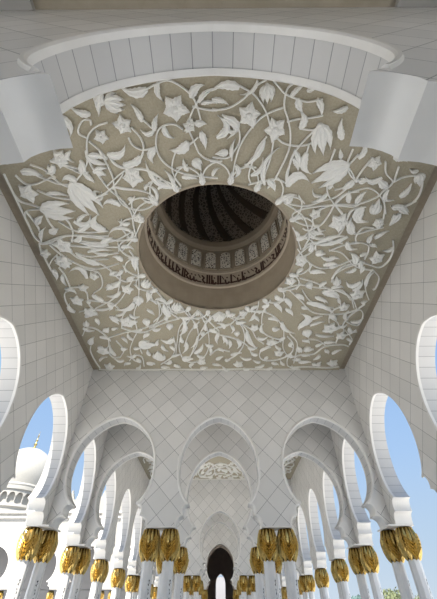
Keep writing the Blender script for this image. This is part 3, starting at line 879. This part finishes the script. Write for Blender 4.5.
def stroke(pts,w=.026):       # flat letter stroke wrapped on the ring
    for (a0,z0),(a1,z1) in zip(pts[:-1],pts[1:]):
        du,dv=(a1-a0)*HR,z1-z0; L=math.hypot(du,dv) or 1; nu,nv=-dv/L*w,du/L*w; eu,ev=du/L*w*.6,dv/L*w*.6
        c=[(a0*HR-eu+nu,z0-ev+nv),(a1*HR+eu+nu,z1+ev+nv),(a1*HR+eu-nu,z1+ev-nv),(a0*HR-eu-nu,z0-ev-nv)]
        lo=[bm.verts.new(onring(u/HR,v)) for u,v in c]; hi=[bm.verts.new(onring(u/HR,v,HR+.004)) for u,v in c]
        bm.faces.new(lo)
        for i in range(4): bm.faces.new((lo[i],lo[(i+1)%4],hi[(i+1)%4],hi[i]))
a=0; zb=dz(7.26)
while a<2*PI-.05:
    k=random.randrange(5); w=random.uniform(.035,.07)
    if k==0: stroke([(a,zb+.36),(a,zb)]); w=.02
    elif k==1: stroke([(a,zb+.36),(a,zb+.03),(a+w*.9,zb),(a+w,zb+.12)])
    elif k==2: stroke([(a,zb+.06),(a+w*.3,zb),(a+w*.8,zb),(a+w,zb+.16)]); stroke([(a+w*.45,zb+.25),(a+w*.55,zb+.27)],.022)
    elif k==3: stroke([(a+w,zb+.30),(a+w*.3,zb+.22),(a+w*.8,zb+.12),(a,zb)])
    else: stroke([(a,zb+.02),(a+w,zb+.02)]); stroke([(a+w*.2,zb+.20),(a+w*.8,zb+.32)],.014)
    stroke([(a,zb+.02),(a+w+.02,zb+.02)],.012)
    a+=w+.018
link('lettering',bm,M['script'],band)
def patch(a0,a1,zs,r0,r1):    # closed block on the ring between two radii with outline zs: list of (u in 0..1, z)
    pass
for i in range(24):
    a=2*PI*(i+.5)/24; hw=.165/HR; z0,z1=dz(7.92),dz(8.74); N=9
    pts=[(a-hw,z0),(a+hw,z0)]+[(a+hw*math.cos(PI*k/N),z1-.16+.16*math.sin(PI*k/N)) for k in range(N+1)]
    bm=bmesh.new(); f1=[bm.verts.new((( HR-.02)*math.cos(t),(HR-.02)*math.sin(t),z)) for t,z in pts]
    f2=[bm.verts.new(((HR+.0)*math.cos(t),(HR+.0)*math.sin(t),z)) for t,z in pts]
    bm.faces.new(f1)
    for k in range(len(pts)): bm.faces.new((f1[k],f1[(k+1)%len(pts)],f2[(k+1)%len(pts)],f2[k]))
    sc=link('screen',bm,M['screen'],dome)
    bm=bmesh.new(); rows=[]
    for k,(t,z) in enumerate(pts):
        cz=(z0+z1)/2; ku=1.16 ; 
        t2=a+(t-a)*1.22; z2=cz+(z-cz)*1.09
        rows.append([bm.verts.new((r*math.cos(tt),r*math.sin(tt),zz)) for r,tt,zz in ((HR,t,z),(HR-.05,t,z),(HR-.05,t2,z2),(HR,t2,z2))])
    for k in range(len(rows)):
        q=rows[(k+1)%len(rows)]
        for j in range(3): bm.faces.new((rows[k][j],q[j],q[j+1],rows[k][j+1]))
    link('screen_frame',bm,M['drum'],sc)
RD,HD=1.74,2.3
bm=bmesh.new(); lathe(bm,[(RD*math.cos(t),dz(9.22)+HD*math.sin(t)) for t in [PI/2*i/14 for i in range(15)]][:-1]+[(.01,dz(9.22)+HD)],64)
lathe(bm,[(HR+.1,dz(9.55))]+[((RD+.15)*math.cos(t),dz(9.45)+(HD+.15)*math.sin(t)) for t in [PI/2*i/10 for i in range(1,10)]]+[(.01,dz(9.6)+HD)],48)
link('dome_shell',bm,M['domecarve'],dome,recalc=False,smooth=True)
for i in range(14):
    bm=bmesh.new(); rows=[]
    for k in range(15):
        s=k/14; t=PI/2*s*.96; r=(RD-.03)*math.cos(t); z=dz(9.22)+(HD-.03)*math.sin(t); c=2*PI*i/14+.9*s; h=.085
        rows.append([bm.verts.new((rr*math.cos(c+q),rr*math.sin(c+q),z+zz)) for q,rr,zz in ((-h,r+.05,.02),(-h*.9,r-.02,0),(h*.9,r-.02,0),(h,r+.05,.02))])
    for k in range(14):
        for j in range(3): bm.faces.new((rows[k][j],rows[k+1][j],rows[k+1][j+1],rows[k][j+1]))
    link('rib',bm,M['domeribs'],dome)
# ------------------------------------------------------------------ columns
CZ0,CZ1=1.0+E,ZI+E
def make_column():
    c=empty('column')
    bm=bmesh.new(); lathe(bm,[(.24,0),(.24,.14),(.21,.17),(.22,.24),(.18,.30),(.17,.34)],24); link('base',bm,M['marble'],c)
    bm=bmesh.new()
    pr=[(.150,.32),(.146,1.4),(.138,CZ0+.02)]
    def fl(r,i): return r*(1.0 if i%2==0 else .93)
    rings=[[bm.verts.new((r*math.cos(2*PI*(i+.5)/16)*(1 if (i//2)%2==0 or True else 1),r*math.sin(2*PI*(i+.5)/16),z)) for i in range(16)] for r,z in pr]
    # octagon with chamfered arrises: pairs of vertices close together
    for R,(r,z) in zip(rings,pr):
        for i,v in enumerate(R):
            k=i//2; s=-1 if i%2==0 else 1; ang=2*PI*(k+.5)/8+s*.06
            v.co=(r*math.cos(ang),r*math.sin(ang),z)
    for j in range(2):
        for i in range(16): bm.faces.new((rings[j][i],rings[j][(i+1)%16],rings[j+1][(i+1)%16],rings[j+1][i]))
    bm.faces.new(rings[-1]); sh=link('shaft',bm,M['marble'],c)
    # flower inlay climbing the shaft's faces up to a little below the capital
    for k in (3,7):
        bm=bmesh.new()
        a=2*PI*k/8; ca,sa=math.cos(a),math.sin(a)
        def q(u,z,d=.002):
            r=(.150-.012*(z-.32)/2.3)*math.cos(PI/8-.06)+d; return (r*ca-u*sa,r*sa+u*ca,z)
        def petal(u,z,du,dzz,w):
            L=math.hypot(du,dzz); nu,nz=-dzz/L*w,du/L*w
            f=[q(u,z),q(u+du*.5+nu,z+dzz*.5+nz),q(u+du,z+dzz),q(u+du*.5-nu,z+dzz*.5-nz)]
            bm.faces.new([bm.verts.new(x) for x in f])
        z=.5; s=1
        while z<2.20:
            petal(-.005*s,z,.028*s,.05,.010); petal(.01*s,z+.07,-.030*s,.04,.010)
            petal(0,z-.02,0,.13,.0035)
            z+=.15; s=-s
        petal(0,2.22,.0,.055,.017); petal(-.012,2.16,-.012,.03,.008); petal(.012,2.19,.012,.03,.008)
        link('inlay',bm,M['inlay'],sh,recalc=False)
    # gilded palm capital: four fronds of herringbone leaflets below, long upright leaves above
    bm=bmesh.new()
    prof=[(.140,0),(.166,.05),(.197,.13),(.222,.22),(.238,.31),(.241,.38),(.233,.46),(.214,.54),(.190,.61),(.176,.655)]
    def rad(z):
        z=max(0,min(.655,z))
        for (r0,z0),(r1,z1) in zip(prof[:-1],prof[1:]):
            if z<=z1: return r0+(r1-r0)*(z-z0)/(z1-z0)
        return prof[-1][0]
    R=lathe(bm,[(r-.012,z+CZ0) for r,z in prof],24,mi=1)
    for q in (R[0],R[-1]): bm.faces.new(q).material_index=1
    def blade(pts,w,lift,ridge=.016,drop=.022):      # pts: (angle, height) along the midrib; a roof-shaped blade tipping outward
        n=len(pts); V=[]
        for i,(a,z) in enumerate(pts):
            a2,z2=pts[min(i+1,n-1)]; a1,z1=pts[max(i-1,0)]; r=rad(z); da,dzz=(a2-a1)*r,z2-z1; L=math.hypot(da,dzz) or 1
            t=i/(n-1); hw=w*(.55+.45*math.sin(PI*min(1,t*1.15)))*(1 if t<.72 else max(.03,(1-t)/.28)**.7); l=lift*t**1.5
            V.append([bm.verts.new(((r+k+l)*math.cos(a-dzz/L*u*hw/r),(r+k+l)*math.sin(a-dzz/L*u*hw/r),CZ0+z+da/L*u*hw)) for u,k in ((-1,-drop),(0,ridge),(1,-drop))])
        for i in range(n-1):
            for j in range(2): bm.faces.new((V[i][j],V[i][j+1],V[i+1][j+1],V[i+1][j]))
    for i in range(13):
        a=2*PI*(i+.5)/13
        blade([(a,.33+.322*k/5) for k in range(6)],.046,-.004,.020,.006)
    for q in range(8):
        a=PI/4*q+PI/2; back=q%2; n=5
        for k in range(n):
            z=.0+.076*k
            for s in (-1,1): blade([(a+s*(.01+(.50 if back else .74)*u**.85),z+(.05+.20*(1-k*.05))*u) for u in (0,.2,.4,.6,.8,1)],.025,.002 if back else .016,.012 if back else .026,.004)
        blade([(a,.36*k/5) for k in range(6)],.017,.0 if back else .012,.014 if back else .028,.004)
    link('capital',bm,[M['gold'],M['goldshade']],c,recalc=False)
    return c
col0=make_column(); used=[False]
def column(x,y,label,group):
    o=copy_tree(col0) if used[0] else col0
    used[0]=True
    o.location=(x,y,0); o.rotation_euler.z=0
    tag(o,label,'column',group,'thing'); return o
def abacus(x0,x1,y0,y1,wallo):
    bm=bmesh.new(); box(bm,x0,x1,y0,y1,ZI+E-.035,ZI+E-.0005); link('impost_plate',bm,M['trim'],wallo)
ordn={10.0:'first',13.0:'second',22.5:'third',25.5:'fourth',34.0:'fifth'}
cw={}
for o in bpy.data.objects:
    if o.name.startswith('wall_far') or o.name.startswith('wall_near'):
        ys=[v.co.y for v in o.data.vertices]; cw[round(min(ys),2)]=o
for nm,y in cross[:6]:
    yc=y+TH/2; near=nm=='wall_near'; px=1.955 if near else 1.475
    for s in (-1,1):
        side='left' if s<0 else 'right'
        wo=cw[round(y,2)]
        hwid=.36
        abacus(s*px-.375,s*px+.375,y-.012,y+TH+.012,wo)
        for d in (-.245,.245):
            io='outer' if d*s>0 else 'inner'
            if near: lab=f'{io} column of the twin pair carrying the nearest cross arch on the {side}'
            else: lab=f'{io} column of the twin pair left of the central arch, {ordn[y]} cross wall' if s<0 else f'{io} column of the twin pair right of the central arch, {ordn[y]} cross wall'
            column(s*px+d,yc,lab,'twin columns under the cross walls')
        for k,(x,dy) in enumerate(((4.655,-.22),(4.415,.20))):
            wh=('front outer','rear inner')[k]
            lab=f'{wh} gilded column of the cluster where the {"nearest" if near else ordn[y]} cross wall meets the {side} arcade'
            column(s*x,yc+dy,lab,'clustered columns at the wall corners')
        abacus(min(s*4.23,s*4.84),max(s*4.23,s*4.84),yc-.42,yc+.42,wl if s<0 else wr)
names={3.87:'nearest',7.04:'second nearest',16.38:'third nearest',19.54:'fourth nearest',28.55:'fifth nearest',31.40:'sixth nearest'}
for y,w in names.items():
    for s in (-1,1):
        side='left' if s<0 else 'right'
        abacus(s*(HW+TH/2)-.227,s*(HW+TH/2)+.227,y-.43,y+.43,wl if s<0 else wr)
        for d in (-.245,.245):
            column(s*(HW+TH/2),y+d,f'{"front" if d<0 else "rear"} column of the {w} pair standing between two arches of the {side} arcade','paired columns of the side arcades')
# ------------------------------------------------------------------ the dark entrance at the end
bm=bmesh.new()
DX=1.42
box(bm,-HW,-DX,34.95,35.2,0,ZC); box(bm,DX,HW,34.95,35.2,0,ZC); uvbox(bm,'xz')
tag(link('wall_end',bm,M['diag']),kind='structure')
bm=bmesh.new(); box(bm,-HW,HW,34.44,34.95,ZC,ZC+.2); tag(link('ceiling',bm,M['plain']),kind='structure')
hall=bmesh.new()
box(hall,-DX-1.9,-DX-1.6,35.2,46,0,ZC); box(hall,DX+1.6,DX+1.9,35.2,46,0,ZC); box(hall,-DX-1.9,DX+1.9,35.2,46,5.75+E,6.1+E)
tag(link('wall_hall',hall,M['dark']),kind='structure')
tag(wall('wall_hall','x',-DX,DX,34.95,35.2,6.2,[(0,[(x*1.0,z-.13) for x,z in HALF[:-1]]+[(1.11,1.0),(1.11,-E)])],M['dark'],trims=0,zlow=-E),kind='structure')
bpy.data.objects['wall_hall.001'].data.materials[1]=M['dark']
dw=.50; H=[(0,3.50),(.10,3.46),(.24,3.35),(.38,3.17),(.46,2.98),(dw,2.7)]+[(dw,2.7-.38*k) for k in range(1,11)]+[(dw,-E)]
wall('wall_hall_end','x',-DX-1.6,DX+1.6,46,46.4,5.75,[(0,H)],M['dark'],trims=0,zlow=-E)
for o in bpy.data.objects:
    if o.name.startswith('wall_hall_end'): o['kind']='structure'; o.data.materials[1]=M['dark']
# ------------------------------------------------------------------ outside, left: arcade building and the white dome
FY=35.0
fops=[(-7.1-4.05*i,std(1.4)) for i in range(7)]
fac=empty('arcade_building',(-18,FY,0)); tag(fac,'white marble arcade building across the courtyard, below the white dome','building')
def put(o,par):
    o.parent=par; o.matrix_parent_inverse=Matrix.Translation(-Vector(par.location)); return o
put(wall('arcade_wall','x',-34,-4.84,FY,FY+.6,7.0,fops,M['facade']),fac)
bm=bmesh.new(); box(bm,-34,-4.84,FY+4.5,FY+5,0,7+E); box(bm,-34,-4.84,FY+.6,FY+5,6.4+E,7+E); put(link('rear_wall',bm,M['facade']),fac)
uvm=bpy.data.objects['rear_wall'].data
bm=bmesh.new(); box(bm,-34,-4.84,FY-.18,FY+.02,6.55+E,6.68+E); box(bm,-34,-4.84,FY-.28,FY+.02,6.92+E,7.06+E); put(link('cornice',bm,M['trim'],),fac)
for i in range(6):
    x=-7.1-4.05*i-2.025
    for d in (-.42,.42):
        column(x+d,FY+.3,'small distant gilded column of the white arcade across the left courtyard','columns of the distant left arcade')
# stepped parapet block behind it with merlons
blk=empty('parapet_block',(-14,44,0)); tag(blk,'white parapet with stepped merlons seen through the left inner arches','parapet')
bm=bmesh.new(); box(bm,-19.9,-4.9,44,46,0,10.1+E); put(link('parapet_wall',bm,M['domewhite']),blk)
for i in range(16):
    x=-19.5+i*.96; bm=bmesh.new(); box(bm,x-.32,x+.32,44.1,44.4,10.1+E,10.45+E); box(bm,x-.2,x+.2,44.1,44.4,10.45+E,10.75+E); box(bm,x-.08,x+.08,44.1,44.4,10.75+E,11.05+E)
    put(link('merlon',bm,M['domewhite']),blk)
# the dome
DC=Vector((-24.1,44,-.8)); DR=3.25
dm=tag(empty('mosque_dome',DC),'white marble onion dome with gold finial seen through the left arch','dome')
bm=bmesh.new()
prof=[(DR*.93,12.0),(DR*.985,12.7),(DR,13.4),(DR*.975,14.1),(DR*.90,14.8),(DR*.77,15.45),(DR*.58,16.0),(DR*.36,16.4),(DR*.15,16.6),(.05,16.68)]
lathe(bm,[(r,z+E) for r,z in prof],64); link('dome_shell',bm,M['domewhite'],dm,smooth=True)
bm=bmesh.new()
lathe(bm,[(DR*.93,12.02+E),(DR*1.0,11.95+E),(DR*1.02,11.8+E),(DR*1.0,11.65+E),(DR*1.0,11.45+E),(DR*1.07,11.4+E),(DR*1.07,11.25+E),(DR*1.02,11.2+E),(DR*.90,11.12+E),(DR*.90,9.9+E),(DR*1.06,9.85+E),(DR*1.08,9.6+E),(DR*1.03,9.45+E),(DR*1.03,9.0+E),(DR*1.2,8.9+E),(DR*1.2,8.6+E),(DR*1.1,8.5+E),(DR*1.1,.8)],64)
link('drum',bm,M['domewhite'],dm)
NB=26
for i in range(NB):
    a=2*PI*i/NB; bm=bmesh.new(); hb=PI/NB; r0,r1=DR*1.03,DR*.97
    ar=[(-.30*math.cos(PI*k/8),10.62+.33*math.sin(PI*k/8)) for k in range(9)]
    P=lambda u,z,r:bm.verts.new((r*math.cos(a+u/DR),r*math.sin(a+u/DR),z+E))
    W2=hb*DR; top=[(-W2+2*W2*k/8,11.18) for k in range(9)]
    A0=[P(u,z,r0) for u,z in ar]; A1=[P(u,z,r1) for u,z in ar]; T0=[P(u,z,r0) for u,z in top]
    L0=P(-W2,10.62,r0); R0=P(W2,10.62,r0)
    for k in range(8): bm.faces.new((A0[k],A0[k+1],T0[k+1],T0[k])); bm.faces.new((A0[k],A1[k],A1[k+1],A0[k+1]))
    bm.faces.new((L0,A0[0],T0[0])); bm.faces.new((A0[8],R0,T0[8]))
    link('niche_arch',bm,M['domewhite'],dm)
    bm=bmesh.new(); c=a+hb
    lathe(bm,[(.11,9.86+E),(.07,9.95+E),(.065,10.45+E),(.12,10.62+E)],8,DR*1.0*math.cos(c),DR*1.0*math.sin(c)); link('drum_column',bm,M['domewhite'],dm)
bm=bmesh.new(); lathe(bm,[(.45,16.6+E),(.30,16.75+E),(.12,16.85+E),(.10,17.0+E),(.22,17.2+E),(.10,17.4+E),(.07,17.55+E),(.16,17.7+E),(.07,17.85+E),(.05,18.2+E),(.10,18.3+E),(.03,18.45+E),(.01,18.9+E)],16)
link('finial',bm,M['gold'],dm,smooth=True)
# right: low wall and trees
bm=bmesh.new(); box(bm,8.5,60,70,70.5,0,2.4); tag(link('courtyard_wall',bm,M['facade']),'long low white wall beyond the right arcade','wall')
def tree(name,label,x,y,h,r,m,seed):
    random.seed(seed); t=tag(empty(name,(x,y,0)),label,'tree','trees beyond the right arcade')
    bm=bmesh.new(); lathe(bm,[(.28,0),(.2,h*.4),(.12,h*.7)],10); link('trunk',bm,M['bark'],t)
    bm=bmesh.new()
    for i in range(900):
        a=random.uniform(0,2*PI); u=random.uniform(-1,1); k=random.random()**.4; q=math.sqrt(1-u*u)
        p=Vector((r*k*q*math.cos(a),r*k*q*math.sin(a),h-r*.62+r*.62*k*u))
        if random.random()<.12: p*=1.04
        n=Vector((random.gauss(0,1),random.gauss(0,1),random.gauss(0,1))).normalized(); e=n.orthogonal().normalized(); f=n.cross(e); s=random.uniform(.10,.2)*r*.5
        bm.faces.new([bm.verts.new(p+e*s*1.4),bm.verts.new(p+f*s*.6),bm.verts.new(p-e*s*1.4),bm.verts.new(p-f*s*.6)])
    link('foliage',bm,m,t,recalc=False)
tree('tree','dry green bushy tree low behind the clustered column at the right corner',23.2,60,4.6,1.9,M['leafgreen'],1)
tree('tree','paler green tree partly hidden by the right corner column shafts',27.4,61.5,4.0,1.7,M['leafgreen'],2)
tree('tree','hazy bluish green treetop left of the bushy tree on the right',18.6,60,4.0,1.3,M['tealgreen'],3)
# scene beyond the dark hall's door
bm=bmesh.new(); box(bm,-6,6,70,70.3,0,6.5); tag(link('end_wall',bm,M['facade']),'sunlit white wall glimpsed through the door of the dark hall','wall')

pv=tag(empty('pavilion',(0,68,0)),'tiny pavilion with red roof glimpsed low in the bright doorway','pavilion')
bm=bmesh.new(); box(bm,-.9,.7,67.6,68.4,0,3.0); link('pavilion_wall',bm,M['domewhite'],pv).matrix_parent_inverse=Matrix.Translation((0,-68,0))
bm=bmesh.new(); lathe(bm,[(1.35,3.0),(1.3,3.2),(.9,3.5),(.4,3.7),(.01,3.75)],8,-.1,68); link('roof_cap',bm,M['red'],pv).matrix_parent_inverse=Matrix.Translation((0,-68,0))
